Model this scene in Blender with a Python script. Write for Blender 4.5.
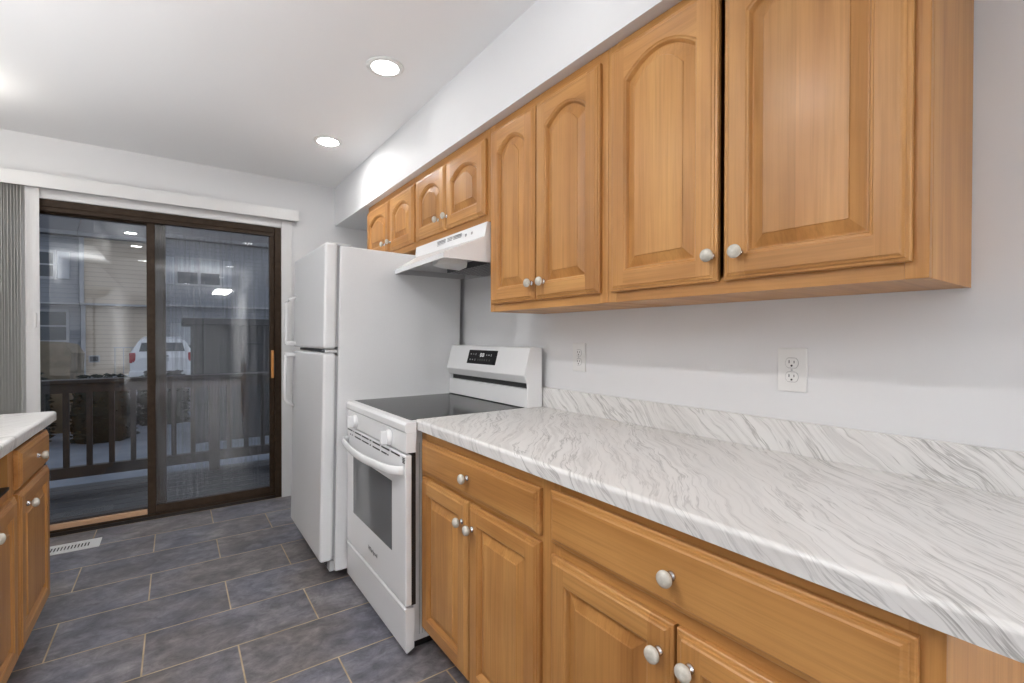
import bpy, bmesh, math, random
from mathutils import Matrix, Vector
random.seed(7)
for o in list(bpy.data.objects): bpy.data.objects.remove(o, do_unlink=True)
SC = bpy.context.scene
COL = SC.collection

# ------------------------------------------------------------------ camera
cam_d = bpy.data.cameras.new('camera'); cam = bpy.data.objects.new('camera', cam_d); COL.objects.link(cam)
cam_d.sensor_width = 36.0; cam_d.lens = 473.365/1024*36; cam_d.clip_start = 0.02; cam_d.clip_end = 300
yaw, pit, rol = 0.6184, -0.0089, -0.0016
F = Vector((math.sin(yaw)*math.cos(pit), math.cos(yaw)*math.cos(pit), math.sin(pit)))
R0 = Vector((math.cos(yaw), -math.sin(yaw), 0)); U0 = R0.cross(F)
Rv = R0*math.cos(rol) - U0*math.sin(rol); Uv = R0*math.sin(rol) + U0*math.cos(rol)
cam.matrix_world = Matrix(((Rv.x, Uv.x, -F.x, -1.414), (Rv.y, Uv.y, -F.y, 0), (Rv.z, Uv.z, -F.z, 1.2372), (0, 0, 0, 1)))
SC.camera = cam

# ------------------------------------------------------------------ sky, exposure, lamp levels
world = bpy.data.worlds.new('dusk_sky'); SC.world = world; world.use_nodes = True
wn = world.node_tree.nodes; wl = world.node_tree.links
bg = wn['Background']; bg.inputs[0].default_value = (0.60, 0.65, 0.77, 1); bg.inputs[1].default_value = 0.8
SC.view_settings.view_transform = 'Standard'; SC.view_settings.look = 'None'
SC.view_settings.gamma = 1.0; SC.view_settings.use_curve_mapping = False
SC.view_settings.exposure = 0.2
# radiance of each set of recessed lenses / watts of added uplighters / fixture and globe radiance
LG = dict(r3=122.0, r2=17.0, r1=12.0, r0=0.0, l3=40.0, l2=40.0, l1=235.0, l0=90.0, far=15.0, panel=200.0, upA=14.5, upB=24.0, upC=0.0, upD=0.0, globe=6.5, desk=5.0)

# ------------------------------------------------------------------ helpers
def tag(o, label=None, cat=None, group=None, kind=None):
    if label: o['label'] = label
    if cat: o['category'] = cat
    if group: o['group'] = group
    if kind: o['kind'] = kind
    return o
def empty(name, loc, label=None, cat=None, group=None, kind=None):
    o = bpy.data.objects.new(name, None); o.location = loc; o.empty_display_size = .1; COL.objects.link(o)
    return tag(o, label, cat, group, kind)

class MB:
    def __init__(s): s.bm = bmesh.new()
    def _join(s, t, mi, M=None, smooth=False):
        if M is not None: bmesh.ops.transform(t, matrix=M, verts=t.verts)
        for f in t.faces:
            if mi is not None: f.material_index = mi
            if smooth: f.smooth = True
        me = bpy.data.meshes.new('tmp'); t.to_mesh(me); t.free(); s.bm.from_mesh(me); bpy.data.meshes.remove(me); return s
    def box(s, x0, x1, y0, y1, z0, z1, mi=0, bev=0.0, seg=2, M=None):
        t = bmesh.new(); x0, x1 = sorted((x0, x1)); y0, y1 = sorted((y0, y1)); z0, z1 = sorted((z0, z1))
        bmesh.ops.create_cube(t, size=1, matrix=Matrix.Translation(((x0+x1)/2, (y0+y1)/2, (z0+z1)/2)) @ Matrix.Diagonal((x1-x0, y1-y0, z1-z0, 1)))
        if bev: bmesh.ops.bevel(t, geom=t.edges[:], offset=bev, segments=seg, profile=.5, affect='EDGES')
        return s._join(t, mi, M)
    def lathe(s, prof, M=None, seg=24, mi=0, smooth=True):
        """prof: list of (r, h, [material]); revolved about local Z."""
        t = bmesh.new(); rings = []
        for p in prof:
            r, h = p[0], p[1]
            rings.append([t.verts.new((0, 0, h))] if r < 1e-6 else [t.verts.new((r*math.cos(2*math.pi*k/seg), r*math.sin(2*math.pi*k/seg), h)) for k in range(seg)])
        for i in range(len(prof)-1):
            a, b = rings[i], rings[i+1]; m = prof[i+1][2] if len(prof[i+1]) > 2 else mi
            for k in range(seg):
                k2 = (k+1) % seg
                if len(a) == 1 and len(b) == 1: continue
                if len(a) == 1: f = t.faces.new((a[0], b[k], b[k2]))
                elif len(b) == 1: f = t.faces.new((a[k], a[k2], b[0]))
                else: f = t.faces.new((a[k], a[k2], b[k2], b[k]))
                f.material_index = m
        bmesh.ops.recalc_face_normals(t, faces=t.faces)
        return s._join(t, None, M, smooth)
    def prism(s, pts, axis, a, b, mi=0, bev=0.0, M=None, smooth=False):
        """closed polygon of 2-D points extruded along axis from a to b. axis 'x': (y,z); 'y': (x,z); 'z': (x,y)"""
        t = bmesh.new()
        def P(p, h): return {'x': (h, p[0], p[1]), 'y': (p[0], h, p[1]), 'z': (p[0], p[1], h)}[axis]
        va = [t.verts.new(P(p, a)) for p in pts]; vb = [t.verts.new(P(p, b)) for p in pts]; n = len(pts)
        t.faces.new(va); t.faces.new(list(reversed(vb)))
        for k in range(n): t.faces.new((va[k], vb[k], vb[(k+1) % n], va[(k+1) % n]))
        bmesh.ops.recalc_face_normals(t, faces=t.faces)
        if bev: bmesh.ops.bevel(t, geom=t.edges[:], offset=bev, segments=2, profile=.5, affect='EDGES')
        return s._join(t, mi, M, smooth)
    def hull(s, quads, mi=0, smooth=False):
        """loft through a list of closed rings (same point count), capped"""
        t = bmesh.new(); rs = [[t.verts.new(p) for p in q] for q in quads]; n = len(rs[0])
        for a, b in zip(rs, rs[1:]):
            for k in range(n): t.faces.new((a[k], a[(k+1) % n], b[(k+1) % n], b[k]))
        t.faces.new(rs[0]); t.faces.new(list(reversed(rs[-1])))
        bmesh.ops.recalc_face_normals(t, faces=t.faces)
        return s._join(t, mi, None, smooth)
    def tube(s, pts, rx, rz=None, seg=10, mi=0):
        """swept ellipse along points (rx across, rz other way)"""
        rz = rz or rx; rings = []
        P = [Vector(p) for p in pts]
        for i, p in enumerate(P):
            d = (P[min(i+1, len(P)-1)] - P[max(i-1, 0)]).normalized()
            up = Vector((0, 0, 1)) if abs(d.z) < .9 else Vector((1, 0, 0))
            a = d.cross(up).normalized(); b = a.cross(d).normalized()
            rings.append([p + a*rx*math.cos(2*math.pi*k/seg) + b*rz*math.sin(2*math.pi*k/seg) for k in range(seg)])
        return s.hull(rings, mi, True)
    def build(s, name, mats, parent=None, M=None, kind=None, auto=True):
        me = bpy.data.meshes.new(name); s.bm.to_mesh(me); s.bm.free()
        for m in (mats if isinstance(mats, (list, tuple)) else [mats]): me.materials.append(m)
        o = bpy.data.objects.new(name, me); COL.objects.link(o)
        if parent is not None:
            o.parent = parent
            off = Matrix.Identity(4)
            if parent.type == 'EMPTY': off = Matrix.Translation(-parent.location)
            o.matrix_local = off @ (M if M is not None else Matrix.Identity(4))
        elif M is not None: o.matrix_world = M
        if kind: o['kind'] = kind
        return o

def text_mb(body, size, M, depth=.0004):
    cu = bpy.data.curves.new('txt', 'FONT'); cu.body = body; cu.size = size; cu.extrude = depth; cu.align_x = 'CENTER'; cu.resolution_u = 2
    o = bpy.data.objects.new('txt', cu); COL.objects.link(o)
    dg = bpy.context.evaluated_depsgraph_get(); dg.update()
    me = bpy.data.meshes.new_from_object(o.evaluated_get(dg)); bpy.data.objects.remove(o, do_unlink=True)
    b = MB(); b.bm.from_mesh(me); bpy.data.meshes.remove(me); bmesh.ops.transform(b.bm, matrix=M, verts=b.bm.verts); return b

# ------------------------------------------------------------------ materials
def mat(name, col, rough=.5, metal=0.0, spec=.5, emis=None, estr=0, coat=0.0):
    m = bpy.data.materials.new(name); m.use_nodes = True; b = m.node_tree.nodes['Principled BSDF']
    b.inputs['Base Color'].default_value = (*col, 1); b.inputs['Roughness'].default_value = rough; b.inputs['Metallic'].default_value = metal
    b.inputs['Specular IOR Level'].default_value = spec; b.inputs['Coat Weight'].default_value = coat
    if emis: b.inputs['Emission Color'].default_value = (*emis, 1); b.inputs['Emission Strength'].default_value = estr
    return m
class NT:
    def __init__(s, m): s.t = m.node_tree; s.b = s.t.nodes.get('Principled BSDF')
    def n(s, typ, **kw):
        nd = s.t.nodes.new(typ)
        for k, v in kw.items():
            if k in ('i',):
                for kk, vv in v.items(): nd.inputs[kk].default_value = vv
            else: setattr(nd, k, v)
        return nd
    def l(s, a, b): s.t.links.new(a, b)
    def ramp(s, fac, stops):
        r = s.n('ShaderNodeValToRGB'); e = r.color_ramp.elements
        while len(e) < len(stops): e.new(.5)
        for el, (p, c) in zip(e, stops): el.position = p; el.color = (*c, 1)
        s.l(fac, r.inputs[0]); return r.outputs[0]
    def mix(s, fac, a, b, mode='MIX'):
        m = s.n('ShaderNodeMix', data_type='RGBA', blend_type=mode)
        for sock, v in ((m.inputs[0], fac), (m.inputs[6], a), (m.inputs[7], b)):
            if hasattr(v, 'is_linked'): s.l(v, sock)
            elif isinstance(v, tuple): sock.default_value = (*v, 1)
            else: sock.default_value = v
        return m.outputs[2]
    def bump(s, h, strength=.1, dist=.01):
        b = s.n('ShaderNodeBump', i={'Strength': strength, 'Distance': dist}); s.l(h, b.inputs['Height']); s.l(b.outputs[0], s.b.inputs['Normal'])

def paint(name, col, rough=.55, bump=.05):
    m = mat(name, col, rough); t = NT(m); tc = t.n('ShaderNodeTexCoord')
    nz = t.n('ShaderNodeTexNoise', i={'Scale': 140.0, 'Detail': 3.0}); t.l(tc.outputs['Object'], nz.inputs['Vector'])
    t.bump(nz.outputs['Fac'], bump, .002); return m

def wood(name, axis, mul=1.0):
    m = mat(name, (.6, .33, .13), .40, spec=.38, coat=.12); t = NT(m); t.b.inputs['Coat Roughness'].default_value = .22
    tc = t.n('ShaderNodeTexCoord'); oi = t.n('ShaderNodeObjectInfo')
    sh = t.n('ShaderNodeVectorMath', operation='MULTIPLY_ADD'); cmb = t.n('ShaderNodeCombineXYZ')
    for k in range(3): t.l(oi.outputs['Random'], cmb.inputs[k])
    t.l(cmb.outputs[0], sh.inputs[0]); sh.inputs[1].default_value = (13, 7, 17); t.l(tc.outputs['Object'], sh.inputs[2])
    def stretched(across, along, det, rough=.55, dist=0.0):
        mp = t.n('ShaderNodeMapping'); mp.inputs['Scale'].default_value = tuple(along if a == axis else across for a in 'XYZ')
        t.l(sh.outputs[0], mp.inputs['Vector']); nz = t.n('ShaderNodeTexNoise', i={'Scale': 1.0, 'Detail': det, 'Roughness': rough, 'Distortion': dist})
        t.l(mp.outputs[0], nz.inputs['Vector']); return nz.outputs['Fac']
    def c(r, g, b): return (r*mul, g*mul, b*mul)
    big = stretched(11, .9, 2, .5, .4); fine = stretched(150, 3.0, 3, .6); blot = stretched(5, 4, 3); ring = stretched(26, 1.1, 4, .55, 1.2)
    base = t.ramp(big, [(.25, c(.43, .190, .052)), (.50, c(.555, .270, .082)), (.78, c(.66, .350, .118))])
    g = t.ramp(fine, [(.30, (.80, .77, .73)), (.55, (1, 1, 1))]); g2 = t.ramp(ring, [(.34, (.86, .82, .77)), (.46, (1, 1, 1)), (.62, (1.0, 1.0, 1.0))])
    bl = t.ramp(blot, [(.28, (.84, .80, .75)), (.55, (1, 1, 1))])
    a = t.mix(.7, base, g, 'MULTIPLY'); a = t.mix(.8, a, g2, 'MULTIPLY'); a = t.mix(.7, a, bl, 'MULTIPLY')
    if name == 'maple_panel':      # the raised panels are glued up from boards of differing tone
        sx = t.n('ShaderNodeSeparateXYZ'); t.l(sh.outputs[0], sx.inputs[0]); mu = t.n('ShaderNodeMath', operation='MULTIPLY'); t.l(sx.outputs[0], mu.inputs[0]); mu.inputs[1].default_value = 11.0
        fl = t.n('ShaderNodeMath', operation='FLOOR'); t.l(mu.outputs[0], fl.inputs[0]); wnz = t.n('ShaderNodeTexWhiteNoise', noise_dimensions='1D'); t.l(fl.outputs[0], wnz.inputs['W'])
        a = t.mix(1.0, a, t.ramp(wnz.outputs['Value'], [(0, (.86, .84, .80)), (1, (1.08, 1.09, 1.10))]), 'MULTIPLY')
    tint = t.ramp(oi.outputs['Random'], [(0, (.93, .92, .90)), (1, (1.05, 1.05, 1.05))]); a = t.mix(1.0, a, tint, 'MULTIPLY')
    t.l(a, t.b.inputs['Base Color']); t.bump(fine, .03, .002); return m

def marble(name):
    m = mat(name, (.8, .8, .8), .32, spec=.4); t = NT(m); tc = t.n('ShaderNodeTexCoord')
    fdir = Vector((.595, -.539, .595)); along = Vector((-.577, -.577, -.577))   # streaks run diagonally on the top and on the edges alike
    wp = t.n('ShaderNodeTexNoise', i={'Scale': 3.2, 'Detail': 3.0, 'Roughness': .55}); t.l(tc.outputs['Object'], wp.inputs['Vector'])
    def dot(vec, k):
        d = t.n('ShaderNodeVectorMath', operation='DOT_PRODUCT'); t.l(tc.outputs['Object'], d.inputs[0]); d.inputs[1].default_value = tuple(vec*k); return d.outputs['Value']
    def nz(al, ac, det, rough, warp, off=0.0):
        w_ = t.n('ShaderNodeMath', operation='MULTIPLY_ADD'); t.l(wp.outputs['Fac'], w_.inputs[0]); w_.inputs[1].default_value = warp*ac; t.l(dot(fdir, ac), w_.inputs[2])
        c = t.n('ShaderNodeCombineXYZ'); t.l(dot(along, al), c.inputs[0]); t.l(w_.outputs[0], c.inputs[1]); c.inputs[2].default_value = off
        n = t.n('ShaderNodeTexNoise', i={'Scale': 1.0, 'Detail': det, 'Roughness': rough}); t.l(c.outputs[0], n.inputs['Vector']); return n.outputs['Fac']
    n1 = nz(1.6, 20, 5, .60, .10); n2 = nz(3.5, 95, 3, .6, .10, 4.0); n3 = nz(1.0, 6, 3, .5, .14, 9.0); n4 = nz(2.2, 34, 5, .62, .10, 14.0)
    W = (.77, .755, .735)
    c1 = t.ramp(n1, [(.36, (.80, .795, .79)), (.43, (1, 1, 1)), (.487, (1, 1, 1)), (.502, (.44, .43, .42)), (.515, (.90, .90, .90)), (.56, (1, 1, 1))])
    c4 = t.ramp(n4, [(.40, (1, 1, 1)), (.425, (.54, .53, .52)), (.45, (1, 1, 1)), (.60, (1, 1, 1)), (.68, (.84, .835, .83))])
    c2 = t.ramp(n2, [(.34, (.80, .795, .79)), (.48, (1, 1, 1))])
    c3 = t.ramp(n3, [(.36, (0, 0, 0)), (.62, (1, 1, 1))])
    k = t.mix(c3, W, (.84, .83, .815)); x1 = t.mix(t.mix(c3, (.30, .30, .30), (.85, .85, .85)), k, c1, 'MULTIPLY'); x1 = t.mix(t.mix(c3, (.2, .2, .2), (.6, .6, .6)), x1, c4, 'MULTIPLY'); x2 = t.mix(.45, x1, c2, 'MULTIPLY')
    t.l(x2, t.b.inputs['Base Color']); return m

def slate_tiles(name):
    m = mat(name, (.08, .08, .09), .42, spec=.4); t = NT(m); tc = t.n('ShaderNodeTexCoord')
    mp = t.n('ShaderNodeMapping'); mp.inputs['Location'].default_value = (1.2125 + 12*.615, -4.006 + 40*.305 - .305, 0); t.l(tc.outputs['Object'], mp.inputs['Vector'])
    # row 1 (against the door sill) must be an odd row
    br = t.n('ShaderNodeTexBrick', i={'Scale': 1.0, 'Mortar Size': .0032, 'Mortar Smooth': .25, 'Bias': 0.0, 'Brick Width': .615, 'Row Height': .305,
             'Color1': (.0, .0, .0, 1), 'Color2': (1, 1, 1, 1), 'Mortar': (.5, .5, .5, 1)}); br.offset = .5; br.offset_frequency = 2
    mp.inputs['Location'].default_value = (1.2125 + 12*.615, -4.006 + 40*.305, 0)
    t.l(mp.outputs[0], br.inputs['Vector'])
    # per-tile shift of the stone pattern
    add = t.n('ShaderNodeVectorMath', operation='MULTIPLY_ADD'); t.l(br.outputs['Color'], add.inputs[0]); add.inputs[1].default_value = (3.7, 9.1, 5.3); t.l(tc.outputs['Object'], add.inputs[2])
    def nz(scale, det, rough, dist=0.0, st=(1, 1, 1)):
        mm = t.n('ShaderNodeMapping'); mm.inputs['Scale'].default_value = st; t.l(add.outputs[0], mm.inputs['Vector'])
        n = t.n('ShaderNodeTexNoise', i={'Scale': scale, 'Detail': det, 'Roughness': rough, 'Distortion': dist}); t.l(mm.outputs[0], n.inputs['Vector']); return n.outputs['Fac']
    n1 = nz(4.5, 6, .65, .8, (1, 1.3, 1)); n2 = nz(17, 6, .72, .5, (1, 1.25, 1)); n3 = nz(2.0, 2, .5)
    c = t.ramp(n1, [(.28, (.105, .101, .114)), (.5, (.185, .180, .196)), (.72, (.29, .284, .292))])
    c2 = t.ramp(n2, [(.32, (.55, .55, .56)), (.5, (1, 1, 1)), (.70, (1.5, 1.47, 1.44))]); c = t.mix(.9, c, c2, 'MULTIPLY')
    warm = t.ramp(n3, [(.38, (.90, .95, 1.10)), (.62, (1.14, 1.02, .86))]); c = t.mix(.6, c, warm, 'MULTIPLY')
    tone = t.ramp(br.outputs['Color'], [(0, (.84, .84, .86)), (1, (1.12, 1.11, 1.10))]); c = t.mix(1.0, c, tone, 'MULTIPLY')
    gz = t.ramp(nz(9, 3, .6), [(.3, (.36, .255, .14)), (.7, (.64, .51, .34))])
    c = t.mix(br.outputs['Fac'], c, gz); t.l(c, t.b.inputs['Base Color'])
    r = t.ramp(n2, [(.3, (.36, .36, .36)), (.7, (.52, .52, .52))]); t.l(r, t.b.inputs['Roughness'])
    h = t.n('ShaderNodeMath', operation='MULTIPLY_ADD'); t.l(br.outputs['Fac'], h.inputs[0]); h.inputs[1].default_value = -1.2; t.l(n2, h.inputs[2]); t.bump(h.outputs[0], .25, .004)
    return m

def glass(name, haze=False):
    m = bpy.data.materials.new(name); m.use_nodes = True; t = NT(m); nt = m.node_tree
    for n in list(nt.nodes):
        if n.type != 'OUTPUT_MATERIAL': nt.nodes.remove(n)
    out = [n for n in nt.nodes if n.type == 'OUTPUT_MATERIAL'][0]
    tr = t.n('ShaderNodeBsdfTransparent'); tr.inputs[0].default_value = (.93, .95, .95, 1)
    gl = t.n('ShaderNodeBsdfGlossy'); gl.inputs['Roughness'].default_value = .0 if not haze else .02; gl.inputs[0].default_value = (1, 1, 1, 1)
    fr = t.n('ShaderNodeFresnel', i={'IOR': 1.5}); mx = t.n('ShaderNodeMixShader')
    t.l(fr.outputs[0], mx.inputs[0]); t.l(tr.outputs[0], mx.inputs[1]); t.l(gl.outputs[0], mx.inputs[2])
    res = mx.outputs[0]
    if haze:   # film of condensation with vertical runs
        tc = t.n('ShaderNodeTexCoord')
        def nz(sx, sz, det):
            mp = t.n('ShaderNodeMapping'); mp.inputs['Scale'].default_value = (sx, 1, sz); t.l(tc.outputs['Object'], mp.inputs['Vector'])
            n = t.n('ShaderNodeTexNoise', i={'Scale': 1.0, 'Detail': det, 'Roughness': .6}); t.l(mp.outputs[0], n.inputs['Vector']); return n.outputs['Fac']
        st = t.ramp(nz(60, 1.6, 4), [(.42, (.01, .01, .01)), (.64, (.30, .30, .31))]); bl = t.ramp(nz(3.5, 1.3, 3), [(.34, (.35, .35, .35)), (.66, (1, 1, 1))])
        f = t.mix(1.0, st, bl, 'MULTIPLY'); df = t.n('ShaderNodeBsdfDiffuse'); df.inputs[0].default_value = (.40, .41, .45, 1)
        tl = t.n('ShaderNodeBsdfTranslucent'); tl.inputs[0].default_value = (.40, .41, .45, 1)
        hz = t.n('ShaderNodeMixShader'); hz.inputs[0].default_value = .5; t.l(df.outputs[0], hz.inputs[1]); t.l(tl.outputs[0], hz.inputs[2])
        m2 = t.n('ShaderNodeMixShader'); t.l(f, m2.inputs[0]); t.l(res, m2.inputs[1]); t.l(hz.outputs[0], m2.inputs[2]); res = m2.outputs[0]
    t.l(res, out.inputs[0]); return m

def siding(name, col):
    m = mat(name, col, .6); t = NT(m); tc = t.n('ShaderNodeTexCoord')
    sp = t.n('ShaderNodeSeparateXYZ'); t.l(tc.outputs['Object'], sp.inputs[0])
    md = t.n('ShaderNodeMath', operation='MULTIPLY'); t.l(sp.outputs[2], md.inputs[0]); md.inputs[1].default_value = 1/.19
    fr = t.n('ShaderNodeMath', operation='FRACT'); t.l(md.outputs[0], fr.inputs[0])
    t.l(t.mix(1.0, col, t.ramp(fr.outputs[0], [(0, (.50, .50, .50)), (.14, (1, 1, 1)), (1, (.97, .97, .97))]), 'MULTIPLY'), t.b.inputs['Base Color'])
    return m
def noisy(name, c0, c1, scale, rough=.7, st=(1, 1, 1), bump=0.0, det=4.0):
    m = mat(name, c0, rough); t = NT(m); tc = t.n('ShaderNodeTexCoord'); mp = t.n('ShaderNodeMapping'); mp.inputs['Scale'].default_value = st
    t.l(tc.outputs['Object'], mp.inputs['Vector']); nz = t.n('ShaderNodeTexNoise', i={'Scale': scale, 'Detail': det}); t.l(mp.outputs[0], nz.inputs['Vector'])
    t.l(t.ramp(nz.outputs['Fac'], [(.3, c0), (.7, c1)]), t.b.inputs['Base Color'])
    if bump: t.bump(nz.outputs['Fac'], bump, .01)
    return m

M_WALL = paint('wall_paint', (.80, .805, .815)); M_CEIL = paint('ceiling_paint', (.90, .90, .905)); M_TRIM = mat('trim_white', (.80, .80, .80), .35)
WV = wood('maple_upright', 'Z'); WH = wood('maple_lengthwise', 'Y'); WX = wood('maple_crosswise', 'X')
DV = wood('maple_stile', 'Y'); DH = wood('maple_rail', 'X'); DP = wood('maple_panel', 'Y', 1.02)
M_IN = noisy('cabinet_interior', (.23, .12, .055), (.32, .18, .085), 30, .6)
M_MARB = marble('marble_laminate'); M_FLOOR = slate_tiles('slate_tile')
M_ENAM = mat('white_enamel', (.87, .875, .88), .22, spec=.5); M_ENAMT = noisy('textured_white_enamel', (.765, .77, .775), (.80, .805, .81), 400, .33)
M_BLKG = mat('black_cooktop_glass', (.010, .010, .011), .14, spec=.10); M_BLK = mat('black_plastic', (.012, .012, .013), .4); M_DGREY = mat('dark_grey_plastic', (.08, .08, .085), .5)
M_OVGL = mat('oven_window_glass', (.14, .145, .15), .12, spec=.6); M_GREY = mat('grey_plastic', (.35, .35, .36), .5)
M_CHROME = mat('chrome', (.62, .62, .62), .22, 1.0); M_LGREY = mat('light_grey_side', (.55, .56, .57), .4); M_HOODIN = mat('hood_inside_grey', (.50, .50, .51), .4)
M_WHPL = mat('white_plastic', (.82, .82, .81), .35); M_LENS = mat('frosted_lamp_cover', (.88, .88, .86), .3)
M_CER = noisy('mottled_ceramic', (.50, .47, .40), (.70, .67, .60), 90, .22)
M_BRONZE = noisy('bronze_aluminium', (.034, .020, .011), (.052, .032, .019), 30, .5); M_BRONZE.node_tree.nodes['Principled BSDF'].inputs['Specular IOR Level'].default_value = .2; M_BRONZ2 = mat('dark_bronze', (.016, .011, .008), .4)
M_HAND = noisy('orange_wood_handle', (.55, .22, .05), (.70, .32, .09), 40, .35, (8, 8, 1)); M_BAR = noisy('pine_bar', (.55, .32, .18), (.66, .42, .26), 25, .5, (1, 20, 20))
M_GLASS = glass('clear_glass'); M_GLASSF = glass('fogged_glass', True)
M_BLIND = mat('vinyl_vane', (.80, .79, .76), .45); M_EMIT = {k: mat('lamp_lens', (1, 1, 1), .5, emis=(1.0, .99, .975), estr=v) for k, v in LG.items() if k[0] in 'rlf'}; M_PANEL = mat('fixture_lens', (1, 1, 1), .5, emis=(1, .995, .99), estr=LG['panel']); M_GLOBE = mat('globe_glass', (1, 1, 1), .5, emis=(1, .95, .88), estr=LG['globe'])
M_SLOT = mat('dark_slot', (.02, .02, .02), .6)

# ------------------------------------------------------------------ room shell
YB, XL, YR, ZC = 4.006, -2.47, -11.0, 2.454
MB().box(XL-.15, .15, YR-.15, YB+.08, -.09, 0).build('floor', M_FLOOR, kind='structure')
MB().box(XL-.15, .15, YR-.15, YB+.15, ZC, ZC+.12).build('ceiling', M_CEIL, kind='structure')
MB().box(0, .15, YR, YB+.15, -.09, ZC).build('wall_right', M_WALL, kind='structure')
MB().box(XL-.15, XL, YR, YB+.15, -.09, ZC).build('wall_left', M_WALL, kind='structure')
MB().box(XL, 0, YR-.15, YR, -.09, ZC).build('wall_front', M_WALL, kind='structure')
DX0, DX1, DZ = -2.27, -.747, 2.076      # patio door opening
w = MB(); w.box(XL, DX0, YB, YB+.15, -.09, ZC).box(DX1, 0, YB, YB+.15, -.09, ZC).box(DX0, DX1, YB, YB+.15, DZ, ZC)
w.build('wall_back', M_WALL, kind='structure')
MB().box(-.345, 0, -3.2, YB, 2.1425, ZC).build('wall_soffit', M_WALL, kind='structure')
MB().box(XL, -2.07, .3, 1.95, 2.1425, ZC).build('wall_soffit_left', M_WALL, kind='structure')
t = MB(); t.box(DX1, DX1+.074, YB-.014, YB, 0, DZ+.062, bev=.003).box(DX0-.074, DX1, YB-.014, YB, DZ, DZ+.062, bev=.003).box(DX0-.074, DX0, YB-.014, YB, 0, DZ, bev=.003)
t.build('trim_1', M_TRIM, kind='structure')
MB().box(DX1+.075, -.002, YB-.012, YB, 0, .085, bev=.003).build('baseboard_back', M_TRIM, kind='structure')

# ------------------------------------------------------------------ sliding patio door
door = empty('door_1', (-1.5, YB, 0), kind='structure')
f = MB(); f.box(DX1-.045, DX1, YB, YB+.14, 0, DZ, bev=.003).box(DX0, DX0+.045, YB, YB+.14, 0, DZ, bev=.003).box(DX0+.045, DX1-.045, YB, YB+.14, DZ-.045, DZ, bev=.003)
f.box(DX0+.045, DX1-.045, YB+.002, YB+.14, 0, .022, mi=1).box(DX0+.045, DX1-.045, YB+.06, YB+.066, .022, .034, mi=1).box(DX0+.045, DX1-.045, YB+.012, YB+.017, .022, .034)
f.box(DX0+.045, DX1-.045, YB+.005, YB+.010, DZ-.07, DZ-.045).build('door_frame', [M_BRONZE, M_BRONZ2], door)
def panel(name, x0, x1, y0, y1, z0, z1, sl, sr, rt, rb, gm):
    p = MB(); p.box(x0, x0+sl, y0, y1, z0, z1, bev=.003).box(x1-sr, x1, y0, y1, z0, z1, bev=.003).box(x0+sl, x1-sr, y0, y1, z1-rt, z1, bev=.002).box(x0+sl, x1-sr, y0, y1, z0, z0+rb, bev=.002)
    o = p.build(name, M_BRONZE, door); ym = (y0+y1)/2
    g = MB().box(x0+sl-.004, x1-sr+.004, ym-.0025, ym+.0025, z0+rb-.004, z1-rt+.004).build('glass_pane', gm, o); return o
sp = panel('sliding_panel', -1.570, -.792, YB+.020, YB+.055, .036, DZ-.048, .046, .034, .020, .052, M_GLASSF)
fp = panel('fixed_panel', DX0+.046, -1.466, YB+.075, YB+.11, .024, DZ-.048, .05, .070, .028, .040, M_GLASS)
h = MB(); h.box(-.822, -.803, YB-.030, YB-.012, .925, 1.135, bev=.004); h.build('pull_handle', M_HAND, sp)['label'] = 'orange wooden pull grip'
h = MB(); h.box(-.812, -.797, YB-.012, YB+.020, .95, .966).box(-.812, -.797, YB-.012, YB+.020, 1.094, 1.11).box(-.799, -.784, YB+.004, YB+.020, .96, 1.03, bev=.002).box(-.799, -.784, YB+.004, YB+.020, 1.04, 1.10, bev=.002).build('latch', M_DGREY, sp)
bar = MB().box(-2.222, -1.5705, YB+.022, YB+.052, .0345, .066, bev=.002).build('security_bar', M_BAR); tag(bar, 'pale wooden stick lying in the patio door track', 'security bar')

# ------------------------------------------------------------------ vertical blind
bl = empty('vertical_blind', (-1.5, YB-.04, 2.12), 'white vertical blind with long valance, slats stacked beside the patio door', 'blind')
v = MB(); v.box(-2.40, -.633, YB-.078, YB-.070, 2.126, 2.208, bev=.002).box(-.641, -.633, YB-.070, YB-.001, 2.126, 2.208).box(-2.40, -.641, YB-.070, YB-.015, 2.198, 2.206); v.build('valance', M_TRIM, bl)
MB().box(-2.38, -.66, YB-.058, YB-.020, 2.165, 2.190).build('head_rail', M_WHPL, bl)
def vane(cx, cy, ang, wd=.088, m=M_BLIND):
    b = MB(); n = 6; pts = []
    for k in range(n+1):
        u = (k/n-.5); pts.append((u*wd, .006*(1-4*u*u)))
    poly = pts + [(x, y-.0012) for x, y in reversed(pts)]
    b.prism(poly, 'z', .05, 2.155, M=Matrix.Translation((cx, cy, 0)) @ Matrix.Rotation(ang, 4, 'Z'), smooth=False)
    b.build('vane', m, bl)
vane(-2.106, YB-.045, .18, .060, M_TRIM)
for k in range(17): vane(-2.145-.0135*k, YB-.036+random.uniform(-.002, .002), math.radians(80)+random.uniform(-.10, .10), .058)
MB().box(-2.098, -2.088, YB-.062, YB-.054, 1.29, 1.38, bev=.002).build('wand_clip', M_WHPL, bl)

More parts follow.
